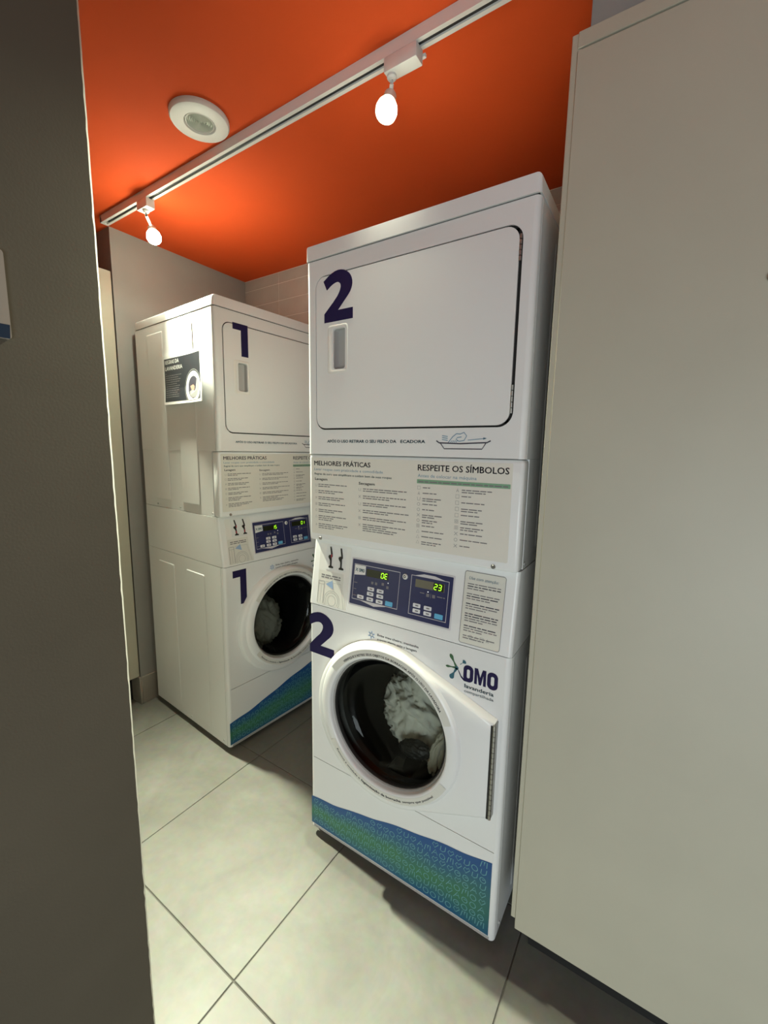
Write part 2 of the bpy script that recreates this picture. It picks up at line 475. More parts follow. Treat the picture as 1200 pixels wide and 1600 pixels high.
def casing(name, z0, z1, parent, yf=.022):
    """open-fronted sheet metal tube with rounded front corners"""
    r = .014; path = [(r+.0, 0.)]
    for i in range(1, 7):
        a = pi/2*i/6; path.append((r-r*sin(a), r-r*cos(a)))
    path += [(0., yf-.0025), (.007, yf-.0025), (.007, yf), (0.0, yf), (0., D), (W, D), (W, yf), (W-.007, yf), (W-.007, yf-.0025), (W, yf-.0025)]
    for i in range(5, -1, -1):
        a = pi/2*i/6; path.append((W-r+r*sin(a), r-r*cos(a)))
    path.append((W-r, 0.))
    n = len(path); R = [[(x, y, z) for x, y in path] for z in (z0, z1)]
    V = R[0]+R[1]; F = [(i+1, i, n+i, n+i+1) for i in range(n-1)]
    F += [tuple(range(n)), tuple(range(n, 2*n))[::-1]]
    o = mk(name, V, F, ENAMEL, parent, 25)
    bm = bmesh.new(); bm.from_mesh(o.data)
    bmesh.ops.recalc_face_normals(bm, faces=bm.faces); bm.to_mesh(o.data); bm.free(); return o

FRONT = Frame((0, 0, 0), (1, 0, 0), (0, 0, 1))

def small_notice_icons(p, x, y, k, kind):
    if kind == 0: p.stroke([(x, y+k), (x+.12*k, y), (x+.88*k, y), (x+k, y+k)], k*.12)
    elif kind == 1: p.stroke([(x, y), (x+k, y), (x+k, y+k), (x, y+k)], k*.12, True)
    elif kind == 2: p.ring(x+k/2, y+k/2, k*.4, k*.52, n=12)
    elif kind == 3: p.stroke([(x+k/2, y+k), (x, y), (x+k, y)], k*.12, True)
    elif kind == 4: p.stroke([(x, y), (x+k, y+k)], k*.13); p.stroke([(x, y+k), (x+k, y)], k*.13)
    elif kind == 5: p.stroke([(x, y), (x+k, y), (x+k, y+k), (x, y+k)], k*.12, True); p.ring(x+k/2, y+k/2, k*.2, k*.32, n=10)
    elif kind == 6: p.stroke([(x+.2*k, y), (x+.5*k, y+k), (x+.8*k, y)], k*.16); p.stroke([(x+.3*k, y+.35*k), (x+.7*k, y+.35*k)], k*.12)

def make_dryer(n, loc, rz, label):
    r = empty('tumble_dryer', loc, rz); tag(r, label, 'dryer', 'stacked dryers')
    r.location.z = ZB
    class _: pass
    sub = empty('tmp', (0,0,0))
    def P(o):                       # parts are modelled at floor height, then lowered onto the root
        o.data.transform(Matrix.Translation((0, 0, -ZB))); return o
    rnd = random.Random(7)
    P(casing('cabinet', 1.376, 1.9435, r))
    bm = box_bm(-.001, W+.001, -.003, D, 1.9468, H)
    bmesh.ops.bevel(bm, geom=[e for e in bm.edges if max(v.co.z for v in e.verts) > H-.001 and not (max(v.co.z for v in e.verts)-min(v.co.z for v in e.verts) < .001 and max(v.co.y for v in e.verts) < 0)], offset=.011, segments=4, profile=.5, affect='EDGES')
    P(from_bm('top_lid', bm, ENAMEL, r, 40))
    P(box('lid_seam', .004, W-.004, .0035, D-.01, 1.9430, 1.9470, DARK, r))
    P(box('lower_cabinet', .001, W-.001, .052, D, ZB+.001, 1.3755, ENAMEL, r))
    # upper front sheet and door
    dx0, dx1, dz0, dz1 = .040, .642, 1.456, 1.893
    P(plate('front_panel', [(.0138, 1.3765), (W-.0138, 1.3765), (W-.0138, 1.9432), (.0138, 1.9432)], [rrect(dx0-.0038, dx1+.0080, dz0-.0048, dz1+.0040, .036, 8)], 0, .004, ENAMEL, r))
    hx0, hx1, hz0, hz1 = .105, .150, 1.628, 1.744
    door = P(plate('door', rrect(dx0, dx1, dz0, dz1, .032, 8), [rrect(hx0, hx1, hz0, hz1, .008, 4)], -.0012, .004, ENAMEL, r))
    P(mk('door_gap', [(dx0-.02, .008, dz0-.02), (dx1+.02, .008, dz0-.02), (dx1+.02, .008, dz1+.02), (dx0-.02, .008, dz1+.02), (dx0+.004, .008, dz0+.004), (dx1-.004, .008, dz0+.004), (dx1-.004, .008, dz1-.004), (dx0+.004, .008, dz1-.004)], [(0,1,5,4),(1,2,6,5),(2,3,7,6),(3,0,4,7)], DARK, r))
    # moulded pull handle
    R = []
    for ins, y in ((-.016, -.0014), (-.013, -.0022), (-.008, -.0025), (-.001, -.0008), (.002, .006)):
        R.append([(a, y, b) for a, b in rrect(hx0-.004+ins*1.05, hx1+.002-ins*.5, hz0+ins*.75, hz1-ins*.6, .009, 4)])
    h = loft('handle', R, PLASTIC, door, 40); P(h)
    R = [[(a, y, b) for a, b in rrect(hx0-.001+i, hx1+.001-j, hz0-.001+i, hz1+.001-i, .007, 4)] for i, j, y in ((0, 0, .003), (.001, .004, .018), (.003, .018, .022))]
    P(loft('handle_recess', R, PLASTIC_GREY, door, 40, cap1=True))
    for z0, z1 in ((1.815, 1.872), (1.482, 1.548)):
        V, F = [], []
        for q in range(5):
            a, b = tube_mesh([(dx1+.0032, -.0012, z0+(z1-z0)*q/5+.0008), (dx1+.0032, -.0012, z0+(z1-z0)*(q+1)/5-.0008)], .0028, 8)
            F += [tuple(len(V)+i for i in f) for f in b]; V += a
        P(mk('hinge', V, F, CHROME, door, 40))
    # numeral
    if n == 2: nb = (.069, 1.763, .139, .139)
    else: nb = (.084, 1.771, .129, .129)
    P(slab('numeral', [(nb[0]+x*nb[2], nb[1]+y*nb[3]) for x, y in digit_poly(n)], FRONT, .0012, .0018, NAVY, door))
    # lint reminder
    t = 'APÓS O USO RETIRAR O SEU FELPO DA'
    p = P2()
    if n == 2: p.text(t, .081, 1.4125, .0085, .250, .032); p.text('ECADORA', .3445, 1.4125, .0085, .0765, .032)
    else: p.text(t+' SECADORA', .081, 1.4125, .0085, .340, .032)
    P(lay('lint_reminder', p, FRONT, .0008, TEAL, r))
    p = P2()
    p.stroke([(.454, 1.419), (.462, 1.4135), (.520, 1.4115), (.591, 1.4145), (.600, 1.419)], .0032)
    p.stroke([(.466, 1.4125), (.477, 1.3985), (.579, 1.3985), (.588, 1.413)], .0024)
    P(lay('lint_tray_print', p, FRONT, .0008, INK, r))
    p = P2()
    p.stroke([(.488, 1.4145), (.500, 1.429), (.510, 1.4365), (.520, 1.4355), (.530, 1.4395), (.5375, 1.431), (.531, 1.4195), (.517, 1.4175), (.509, 1.4225), (.513, 1.427), (.524, 1.4285)], .0021)
    p.stroke([(.541, 1.4205), (.587, 1.4245)], .0017); p.poly([(.581, 1.4215), (.590, 1.4247), (.581, 1.4273)])
    for z in (1.4205, 1.4255, 1.4305): p.stroke([(.470, z+.0015), (.486, z-.001)], .0019)
    for k in range(4): p.stroke([(.494+.005*k, 1.4145), (.499+.005*k, 1.420)], .0015)
    P(lay('lint_hand_print', p, FRONT, .0008, INK_BLUE, r))
    # lower panel with the printed notice
    lp = P(box('lower_panel', .0, W, .004, .05, ZB, 1.3748, ENAMEL, r, .009, 3))
    fr = Frame((0, .004, 0), (1, 0, 0), (0, 0, 1))
    nt = P(lay('notice', P2().poly(rrect(.011, .657, 1.121, 1.366, .004)), fr, .0003, BEIGE, r)); nt['label'] = 'beige printed notice covering the lower panel'
    P(lay('heading', P2().text('MELHORES PRÁTICAS', .023, 1.3415, .0145, .219, .022), fr, .0007, INK, nt))
    P(lay('heading', P2().text('RESPEITE OS SÍMBOLOS', .399, 1.3395, .0165, .250, .018), fr, .0007, INK, nt))
    P(lay('subheading', P2().text('Lavar roupas com praticidade e comodidade', .0235, 1.3255, .0082, .262, .0), fr, .0007, INK_BLUE, nt))
    P(lay('subheading', P2().text('Antes de colocar na máquina', .3995, 1.3215, .0090, .168, .0), fr, .0007, INK_BLUE, nt))
    p = P2().text('Regras de ouro que simplificam e cuidam bem de suas roupas', .0245, 1.3115, .0068, .291, .01)
    P(lay('second_line', p, fr, .0007, TEAL, nt))
    P(lay('green_banner', P2().rect(.3975, 1.3045, .6535, 1.3155), fr, .0006, BANNER, nt))
    P(lay('banner_print', P2().words(.402, 1.3075, .246, .0055, rnd), fr, .0008, INK_GREY, nt))
    P(lay('column_heading', P2().text('Lavagem', .026, 1.2945, .0082, .052, .02), fr, .0007, INK, nt))
    P(lay('column_heading', P2().text('Secagem', .200, 1.2895, .0082, .058, .02), fr, .0007, INK, nt))
    p = P2(); q = P2()
    z = 1.280
    for k, ln in enumerate((2, 2, 2, 2, 2, 3, 3)):
        small_notice_icons(q, .027, z-.005, .0075, (0, 1, 4, 5, 2, 3, 6)[k])
        for i in range(ln): p.words(.040, z-.0062*i, (.115, .106, .110, .108, .103, .112, .118)[k]*(1 if i == 0 else rnd.uniform(.45, .95)), .0044, rnd)
        z -= .0062*ln+.0078
    z = 1.276
    for k, ln in enumerate((2, 2, 2, 2, 2, 4)):
        small_notice_icons(q, .200, z-.005, .0078, (0, 4, 0, 4, 5, 4)[k])
        for i in range(ln): p.words(.216, z-.0062*i, (.150, .148, .152, .158, .150, .152)[k]*(1 if i == 0 else rnd.uniform(.5, .95)), .0044, rnd)
        z -= .0062*ln+.0090
    P(lay('advice_lines', p, fr, .0007, INK_GREY, nt))
    p2 = P2(); z = 1.292
    for k, (wd, ln) in enumerate(((.022, 1), (.042, 1), (.060, 2), (.044, 1), (.036, 1), (.060, 2), (.046, 2), (.038, 1), (.066, 1), (.062, 1), (.064, 2))):
        small_notice_icons(q, .400, z-.0035, .0088, (1, 6, 0, 2, 2, 4, 2, 5, 3, 3, 3)[k])
        for i in range(ln): p2.words(.416, z-.0058*i, wd*(1-.3*i), .0042, rnd)
        z -= .0150
    z = 1.2925
    for k, (wd, ln) in enumerate(((.080, 2), (.026, 1), (.062, 1), (.056, 2), (.050, 1), (.060, 2), (.062, 2), (.060, 1), (.080, 1), (.028, 1))):
        small_notice_icons(q, .513, z-.004, .0092, (6, 1, 1, 1, 1, 5, 5, 4, 2, 4)[k])
        for i in range(ln): p2.words(.529, z-.0058*i, wd*(1-.2*i), .0042, rnd)
        z -= .0163
    P(lay('symbol_lines', p2, fr, .0007, INK_GREY, nt))
    P(lay('care_symbols', q, fr, .0007, INK_LIGHT, nt))
    for x in (.048, .622):
        P(lathe('bolt', [(0, .0045), (.004, .0045), (.0055, .003), (.006, 0)], CHROME, r, 12, c=(x, .004, 1.107), direction=(0, -1, 0)))
    for s in (-1, 1):
        P(pressed('pressed_panel', .157, .305, 1.137, 1.908, s, r)); P(pressed('pressed_panel', .415, .565, 1.137, 1.908, s, r))
        x = 0 if s < 0 else W
        for y in (.06, .33, .55):
            P(lathe('bolt', [(0, .0026), (.0035, .0026), (.0045, 0)], PLASTIC_GREY, r, 10, c=(x, y, 1.112), direction=(s, 0, 0)))
    bpy.data.objects.remove(sub)
    return r

# door silhouette of the washer: a circle drawn out to the hinge side
DC = (.327, .575); OC = (.316, .563); HXX = .658; HZ0, HZ1 = .425, .705
def hull(rad, hx, z0, z1, N=96):
    """radius per angle of the convex hull of the circle and the hinge edge"""
    cx, cz = OC; pts = [(cx+rad*cos(2*pi*i/240), cz+rad*sin(2*pi*i/240)) for i in range(240)]+[(hx, z0), (hx, z1)]
    pts = sorted(pts)
    def half(P):
        h = []
        for p in P:
            while len(h) > 1 and (h[-1][0]-h[-2][0])*(p[1]-h[-2][1])-(h[-1][1]-h[-2][1])*(p[0]-h[-2][0]) <= 0: h.pop()
            h.append(p)
        return h
    hl = half(pts)[:-1]+half(pts[::-1])[:-1]
    out = []; ang = [2*pi*i/N for i in range(N)]
    for zc in (z0, z1):               # put two rays exactly on the hinge corners
        a = math.atan2(zc-cz, hx-cx) % (2*pi); k = min(range(N), key=lambda i: abs((ang[i]-a+pi) % (2*pi)-pi)); ang[k] = a
    for a in ang:
        d = (cos(a), sin(a)); best = rad
        for i in range(len(hl)):
            A, B = hl[i], hl[(i+1) % len(hl)]; ex, ez = B[0]-A[0], B[1]-A[1]
            den = d[0]*ez-d[1]*ex
            if abs(den) < 1e-12: continue
            t = ((A[0]-cx)*ez-(A[1]-cz)*ex)/den; u = ((A[0]-cx)*d[1]-(A[1]-cz)*d[0])/den
            if t > 0 and -1e-6 <= u <= 1+1e-6: best = t
        out.append((a, best))
    return out

def make_washer(n, loc, rz, label, left_digits, right_digits):
    r = empty('washing_machine', loc, rz); tag(r, label, 'washing machine', 'front loading washers')
    rnd = random.Random(11)
    ZF, ZT = .034, .8785
    casing('cabinet', ZF, ZT, r)
    for x in (.07, W-.07):
        for y in (.07, D-.07): lathe('foot', [(0, 0), (.02, 0), (.022, .004), (.014, .012), (.014, .036)], BLACK, r, 14, c=(x, y, 0))
    cx, cz = DC
    hole = [(cx+.228*cos(2*pi*i/64), cz+.228*sin(2*pi*i/64)) for i in range(64)]
    plate('front_panel', [(.0138, .3138), (W-.0138, .3138), (W-.0138, ZT), (.0138, ZT)], [hole], 0, .02, ENAMEL, r)
    low = plate('lower_panel', [(.0138, .044), (W-.0138, .044), (W-.0138, .3116), (.0138, .3116)], [], 0, .02, ENAMEL, r)
    box('bottom_rail', .012, W-.012, .002, .03, ZF, .042, PLASTIC_GREY, r)
    # control housing, leaning back
    bm = bmesh.new(); prof = [(-.001, .8805), (-.001, .884), (.029, 1.0962), (D, 1.0962), (D, .8805)]
    a = [bm.verts.new((0, y, z)) for y, z in prof]; b = [bm.verts.new((W, y, z)) for y, z in prof]
    bm.faces.new(a); bm.faces.new(b[::-1])
    for i in range(5): bm.faces.new((a[i], b[i], b[(i+1) % 5], a[(i+1) % 5])[::-1])
    bmesh.ops.recalc_face_normals(bm, faces=bm.faces)
    E = [e for e in bm.edges if all(v.co.y < .1 for v in e.verts) and abs(e.verts[0].co.x-e.verts[1].co.x) < 1e-6]
    bmesh.ops.bevel(bm, geom=E, offset=.010, segments=4, profile=.5, affect='EDGES')
    hs = from_bm('control_housing', bm, ENAMEL, r, 35)
    sl = Vector((0, .030, .2122)); fr = Frame((0, -.001-.0*sl.y, .884), (1, 0, 0), sl)
    dv = -.005                                   # artwork was measured from z = .879
    # display and key panel
    bz = slab('panel_bezel', rrect(.1638, .5138, .0312+dv, .1805+dv, .003), fr, 0, .0012, LAV, r)
    pn = slab('control_panel', rrect(.168, .5095, .036+dv, .176+dv, .002), fr, .0012, .0018, PANEL, r); pn['label'] = 'navy panel with lit digits and white keys'
    p = P2()
    p.stroke([(.177, .1615+dv), (.177, .0525+dv), (.342, .0525+dv), (.342, .1615+dv)], .0019, True)
    p.stroke([(.381, .1615+dv), (.381, .0500+dv), (.498, .0500+dv), (.498, .1615+dv)], .0019, True)
    lay('outline', p, fr, .0021, LAV, pn)
    lay('panel_chevron', P2().poly([(.2014, .0525+dv), (.215, .0505+dv), (.260, .0424+dv), (.300, .0505+dv), (.306, .0525+dv)]), fr, .00215, LAV, pn)
    lay('panel_chevron', P2().poly([(.390, .1615+dv), (.489, .1615+dv), (.455, .1695+dv), (.420, .1695+dv)]), fr, .00215, LAV, pn)
    lay('brand_patch', P2().poly([(.1785, .1595+dv), (.2195, .1595+dv), (.2195, .1325+dv), (.1785, .1275+dv)]), fr, .0021, WHITE_PRINT, pn)
    lay('brand_print', P2().text('OMO', .194, .139+dv, .011, .022, .05).stroke([(.183, .150+dv), (.190, .139+dv)], .002).stroke([(.182, .140+dv), (.190, .149+dv)], .002), fr, .0024, TEAL, pn)
    slab('display', rrect(.2235, .304, .1300+dv, .1525+dv, .001), fr, .0018, .0023, DISPLAY, pn)
    slab('display', rrect(.395, .486, .1300+dv, .1525+dv, .001), fr, .0018, .0023, DISPLAY_BROWN if n == 2 else DISPLAY, pn)
    slab('display', rrect(.452, .484, .1305+dv, .1520+dv, .001), fr, .0018, .0025, DISPLAY, pn)
    p = P2(); seg7(p, left_digits, .2775, .1335+dv, .0150); lay('lit_digits', p, fr, .0028, DIGIT, pn)
    p = P2(); seg7(p, right_digits, .4545, .1335+dv, .0150); lay('lit_digits', p, fr, .0028, DIGIT, pn)
    p = P2()
    for x, y in ((.3044, .1225), (.437, .1225)): p.disc(x, y+dv, .0016, 10)
    lay('status_light', p, fr, .0023, LED, pn)
    p = P2()
    for x, y in ((.248, .114), (.262, .114), (.286, .117), (.303, .110)): p.rect(x-.004, y-.005+dv, x+.004, y+.003+dv)
    for x in (.437, .4555): p.rect(x-.0045, .1085+dv, x+.0045, .1175+dv)
    p.rect(.4455, .106+dv, .4467, .1195+dv); p.words(.412, .1150+dv, .017, .0042, rnd); p.words(.466, .1135+dv, .024, .0042, rnd)
    for z, l in ((.103, .014), (.083, .010), (.063, .016)): p.words(.180, z+dv, l, .0036, rnd)
    lay('panel_marks', p, fr, .0021, INK_GREY, pn)
    for x, y in ((.2451, .0937), (.2795, .0934), (.2444, .0786), (.2798, .0778), (.2089, .0627), (.2448, .062), (.2793, .0614), (.4061, .0777), (.441, .0768), (.4065, .0622), (.4414, .0616)):
        b = slab('button', rrect(x-.0118, x+.0118, y-.0056+dv, y+.0056+dv, .0022, 3), fr, .0018, .0034, BUTTON, pn)
    for x, y in ((.3135, .0624), (.4763, .0612)):
        slab('button', rrect(x-.0125, x+.0125, y-.0068+dv, y+.0068+dv, .0018, 3), fr, .0018, .0034, BUTTON_BLUE, pn)['label'] = 'blue start button'
    p = P2()
    for x, y in ((.2451, .0937), (.2795, .0934), (.2444, .0786), (.2798, .0778), (.2089, .0627), (.2448, .062), (.2793, .0614), (.4061, .0777), (.441, .0768), (.4065, .0622), (.4414, .0616)):
        p.rect(x-.004, y-.0018+dv, x+.006, y+.0018+dv)
    lay('button_marks', p, fr, .0037, INK_GREY, pn)
    k = lathe('key_switch', [(0, .0045), (.004, .0045), (.0048, .0035), (.0072, .0035), (.0085, .0015), (.0085, 0)], PLASTIC, r, 20, c=fr.at(.360, .1525+dv, .0016), direction=fr.n)
    lay('keyhole', P2().ring(.360, .1525+dv, .0022, .0042, n=16), fr, .0063, BLACK, k)
    # soap drawer area with two black valve hooks and its sticker
    slab('soap_drawer', rrect(.030, .158, .006+dv, .2085+dv, .006), fr, 0, .0010, PLASTIC, r)
    slab('hook_plate', rrect(.058, .140, .126+dv, .2060+dv, .003), fr, .0008, .0018, WHITE_PRINT, r)
    for i, x in enumerate((0., .0425)):
        p = P2()
        h = slab('valve_hook', [(.0735+x, .2005+dv), (.0775+x, .2005+dv), (.0835+x, .1785+dv), (.0850+x, .1700+dv), (.0815+x, .1655+dv), (.0825+x, .1560+dv), (.0830+x, .1395+dv), (.0905+x, .1365+dv), (.0905+x, .1320+dv), (.0735+x, .1320+dv), (.0735+x, .1365+dv), (.0785+x, .1395+dv), (.0775+x, .1545+dv), (.0745+x, .1600+dv), (.0710+x, .1635+dv), (.0690+x, .1680+dv), (.0710+x, .1720+dv), (.0760+x, .1740+dv), (.0795+x, .1745+dv)], fr, .0018, .0048, BLACK, r)
        if i == (0 if n == 2 else 0): lay('red_mark', P2().poly([(.0795, .1735+dv), (.0850, .1780+dv), (.0835, .1640+dv), (.0815, .1650+dv)]), fr, .0050, RED, h)
        if n == 1: lay('red_mark', P2().rect(.0775+x, .142+dv, .0815+x, .152+dv), fr, .0050, RED, h)
    st = lay('soap_sticker', P2().poly([(.0335, .119+dv), (.136, .119+dv), (.137, .0750+dv), (.156, .0085+dv), (.0335, .0085+dv)]), fr, .0014, STICKER, r)
    p = P2()
    for z in (.1035, .0960): p.words(.045, z+dv, .080, .0062, rnd)
    lay('sticker_print', p, fr, .0017, INK_GREY, st)
    p = P2()
    p.stroke([(.036, .084+dv), (.036, .012+dv)], .002); p.stroke([(.060, .084+dv), (.0595, .012+dv)], .0022); p.stroke([(.036, .084+dv), (.060, .084+dv)], .0018); p.stroke([(.037, .074+dv), (.059, .074+dv)], .0012); p.stroke([(.048, .072+dv), (.048, .014+dv)], .001)
    for ra in (.0315, .025): p.ring(.096, .026+dv, ra, ra+.0012, radians(-32), radians(212), n=28)
    p.ring(.096, .026+dv, .016, .0172, n=24)
    p.stroke([(.064, .085+dv), (.128, .085+dv), (.146, .0085+dv)], .0009)
    lay('sticker_drawing', p, fr, .0017, INK_LIGHT, st)
    lay('detergent_scoop', P2().poly([(.066, .076+dv), (.093, .092+dv), (.099, .064+dv)]), fr, .0018, PALEBLUE, st)
    # notice at the right end of the housing
    no = slab('instruction_card', rrect(.541, .651, .009+dv, .201+dv, .006), fr, 0, .0012, NOTE, r)
    lay('card_border', P2().stroke(rrect(.541, .651, .009+dv, .201+dv, .006), .0014, True), fr, .0014, INK_GREY, no)
    lay('card_title', P2().text('Use com atenção:', .5525, .1800+dv, .0085, .080, .004, .25), fr, .0015, INK_BLUE, no)
    p, q = P2(), P2(); z = .167
    for para in ('012', '012', '102', '1102', '102', '22'):
        for i, c in enumerate(para):
            last = i == len(para)-1
            (q if c == '1' else p).words(.5505, z+dv, .090*(rnd.uniform(.5, .8) if last else 1), .0042, rnd); z -= .0064
        z -= .0072
    lay('card_lines', p, fr, .0015, INK_GREY, no); lay('card_bold_lines', q, fr, .0015, INK, no)
    q = P2()
    for k in range(4): small_notice_icons(q, .567+.0155*k, .0245+dv, .0095, (2, 3, 1, 6)[k])
    lay('card_icons', q, fr, .0015, INK_LIGHT, no)
    # prints on the upper front
    p = P2().text('Evite mau cheiro, mantenha', .278, .8335, .0078, .142, .016).text('a porta aberta após a lavagem', .278, .8200, .0078, .136, .016)
    lay('open_door_reminder', p, FRONT, .0006, INK, r)
    p = P2()
    for a in range(6): p.stroke([(.256+.004*cos(a*pi/3+.4), .831+.004*sin(a*pi/3+.4)), (.256+.0125*cos(a*pi/3+.4), .831+.0125*sin(a*pi/3+.4))], .0042)
    p.ring(.256, .831, .0042, .0062, n=14)
    lay('freshness_flower', p, FRONT, .0006, PALEBLUE, r)
    if n == 2:
        nb = (.002, .706, .150, .150); slab('numeral', [(min(max(nb[0]-.012+x*nb[2], .001), .2), nb[1]+y*nb[3]) for x, y in digit_poly(2)], FRONT, 0.0002, .0008, NAVY, r)
        film = (.002, .155, .692, .868)
    else:
        slab('numeral', [(.044+x*.1230, .698+y*.1585) for x, y in digit_poly(1)], FRONT, .0005, .0009, NAVY, r)
        film = (.020, .150, .672, .868)
    # brand print
    def o_letter(p, x0, x1, z0, z1, t):
        R0 = rrect(x0, x1, z0, z1, (x1-x0)*.46, 6); R1 = rrect(x0+t, x1-t, z0+t*1.15, z1-t*1.15, (x1-x0-2*t)*.45, 6); n0 = len(R0)
        p.add(R0+R1, [(i, (i+1) % n0, (i+1) % n0+n0, i+n0) for i in range(n0)])
    p = P2(); o_letter(p, .558, .586, .7805, .828, .0098); o_letter(p, .624, .6525, .7805, .828, .0098)
    p.poly([(.589, .7825), (.589, .8270), (.5985, .8270), (.6050, .8040), (.6115, .8270), (.621, .8270), (.621, .7825), (.6135, .7825), (.6135, .8110), (.6080, .7825), (.6020, .7825), (.5965, .8110), (.5965, .7825)])
    p.poly([(.541, .809), (.5445, .806), (.552, .793), (.563, .7845), (.570, .7805), (.560, .7805), (.551, .788), (.545, .799)])
    lay('brand_name', p, FRONT, .0006, NAVY, r)
    def drop(p, c, t, wd, ww):
        dx, dz = t[0]-c[0], t[1]-c[1]; l = hypot(dx, dz); ux, uz = dx/l, dz/l; nx, nz = -uz, ux; P = []
        for s_, q_ in ((0, ww), (.45, ww*.45), (.62, wd*.6), (.80, wd), (.93, wd*.75), (1, wd*.2)): P.append((s_*l, q_))
        pts = [(c[0]+ux*a+nx*b, c[1]+uz*a+nz*b) for a, b in P]+[(c[0]+ux*a-nx*b, c[1]+uz*a-nz*b) for a, b in P[::-1]]
        p.poly(pts)
    c = (.5385, .811)
    p = P2(); drop(p, c, (.5180, .8460), .0055, .0042); drop(p, c, (.5060, .8080), .0036, .0036); lay('brand_splash', p, FRONT, .0006, GREEN, r)
    p = P2(); drop(p, c, (.5215, .7760), .0072, .0042); drop(p, (.548, .824), (.5625, .8375), .0062, .001); p.disc(c[0], c[1], .0052, 12); lay('brand_splash', p, FRONT, .0007, TEAL, r)
    lay('brand_subtitle', P2().text('lavanderia', .5625, .7630, .0110, .081, .022), FRONT, .0006, TEAL, r)
    lay('brand_subtitle', P2().text('compartilhada', .5625, .7495, .0085, .081, .004), FRONT, .0006, INK_BLUE, r)
    # wave wrap along the bottom
    TOPW = [(.0, .152), (.042, .157), (.101, .165), (.199, .185), (.314, .214), (.408, .235), (.455, .244), (.530, .257), (.587, .265), (.6695, .279)]
    def top(x):
        for (a, b), (c_, d) in zip(TOPW, TOPW[1:]):
            if x <= c_: return b+(d-b)*(x-a)/(c_-a)
        return TOPW[-1][1]
    NXX, NZ = 60, 14; V, F, Cc = [], [], []
    for i in range(NXX+1):
        x = .003+(.6665-.003)*i/NXX
        for j in range(NZ+1):
            t = j/NZ; z0 = .046; z1 = top(x)+.0016*sin(x*40); V.append((x, -.0006, z0+(z1-z0)*t))
            u = x/.667; zc = .40-.05*u + .16*noise.noise(Vector((x*7, t*1.5, 3))); wd = .36-.04*u
            g_ = math.exp(-((t-zc)/wd)**2*1.1)*(1-.25*max(0, u-.85)/.15); g_ = min(1, g_*(1.0+.25*noise.noise(Vector((x*14, t*3, 1)))))
            bl = (.012, .080, .27); gr = (.045, .19, .10)
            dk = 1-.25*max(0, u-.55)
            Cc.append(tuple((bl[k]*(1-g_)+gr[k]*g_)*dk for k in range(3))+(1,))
    for i in range(NXX):
        for j in range(NZ):
            a = i*(NZ+1)+j; F.append((a, a+NZ+1, a+NZ+2, a+1))
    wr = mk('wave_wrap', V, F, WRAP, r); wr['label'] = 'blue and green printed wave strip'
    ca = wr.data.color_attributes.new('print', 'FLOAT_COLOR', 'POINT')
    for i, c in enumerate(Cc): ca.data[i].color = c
    p = P2(); rr = random.Random(5); x = .014
    while x < .640:
        z = .056
        k = .0185
        while z < top(x)-.021:
            kind = rr.randrange(6); a = .5; X = lambda u, v: (x+k*(u+v*a*.3), z+k*v+ (u*k)*.2)
            wl = .0019
            if kind == 0: p.ring(x+k*.5, z+k*.5, k*.42, k*.42+wl, n=12)
            elif kind == 1: p.stroke([X(0, 0), X(.1, 1), X(.45, 1), X(.5, .3), X(.55, 1), X(.9, 1), X(1, 0)], wl)
            elif kind == 2: p.stroke([X(.5, 0), X(0, .6), X(.2, 1), X(.5, .75), X(.8, 1), X(1, .6)], wl, True)
            elif kind == 3: p.stroke([X(.1, 1), X(.1, .2), X(.5, 0), X(.9, .2), X(.9, 1)], wl)
            elif kind == 4: p.stroke([X(0, 0), X(.5, 1), X(1, 0)], wl); p.stroke([X(.25, .4), X(.75, .4)], wl)
            else: p.ring(x+k*.5, z+k*.5, k*.40, k*.40+wl, n=12); p.stroke([X(.3, .5), X(.7, .5)], wl)
            z += k*1.32
        x += k*1.34
    lay('icon_print', p, Frame((0, -.0006, 0), (1, 0, 0), (0, 0, 1)), .0004, WRAP_ICON, wr)
    # ------------------------------------------------------------ door
    levels = [(.259, HXX, HZ0, HZ1, -.0005), (.2575, HXX-.001, HZ0+.002, HZ1-.002, -.016), (.2545, HXX-.003, HZ0+.006, HZ1-.005, -.0235), (.250, HXX-.008, HZ0+.012, HZ1-.010, -.0268)]
    R = []
    for rad, hx, z0, z1, y in levels:
        R.append([(OC[0]+q*cos(a), y, OC[1]+q*sin(a)) for a, q in hull(rad, hx, z0, z1)])
    angs = [a for a, q in hull(.259, HXX, HZ0, HZ1)]
    for rad, y in ((.2455, -.0282), (.2425, -.0340), (.2375, -.0388), (.2130, -.0402), (.2085, -.0392), (.2055, -.034), (.2035, -.022), (.2035, -.004)):
        R.append([(cx+rad*cos(a), y, cz+rad*sin(a)) for a in angs])
    dr = loft('door', R, ENAMEL, r, 50)
    # gaskets and glass
    for name, r0, r1, y, m_ in (('door_seal', .2035, .1985, -.022, PLASTIC_GREY), ('door_seal', .1985, .1935, -.019, RUBBER)):
        n_ = 64
        loft(name, [[(cx+q*cos(2*pi*i/n_), yy, cz+q*sin(2*pi*i/n_)) for i in range(n_)] for q, yy in ((r0+.002, y+.004), (r0, y-.002), ((r0+r1)/2, y-.004), (r1, y-.001), (r1-.001, y+.006))], m_, dr, 50)
    R = []; n_ = 64
    for q, y in ((.195, -.014), (.191, -.006), (.180, .022), (.152, .036), (.10, .044), (.05, .047), (.001, .048)):
        R.append([(cx+q*cos(2*pi*i/n_), y, cz+q*sin(2*pi*i/n_)) for i in range(n_)])
    gl = loft('door_glass', R, GLASS, dr, 80); gl['label'] = 'bowl shaped tinted glass'
    # door prints
    fd = Frame((0, -.0405, 0), (1, 0, 0), (0, 0, 1))
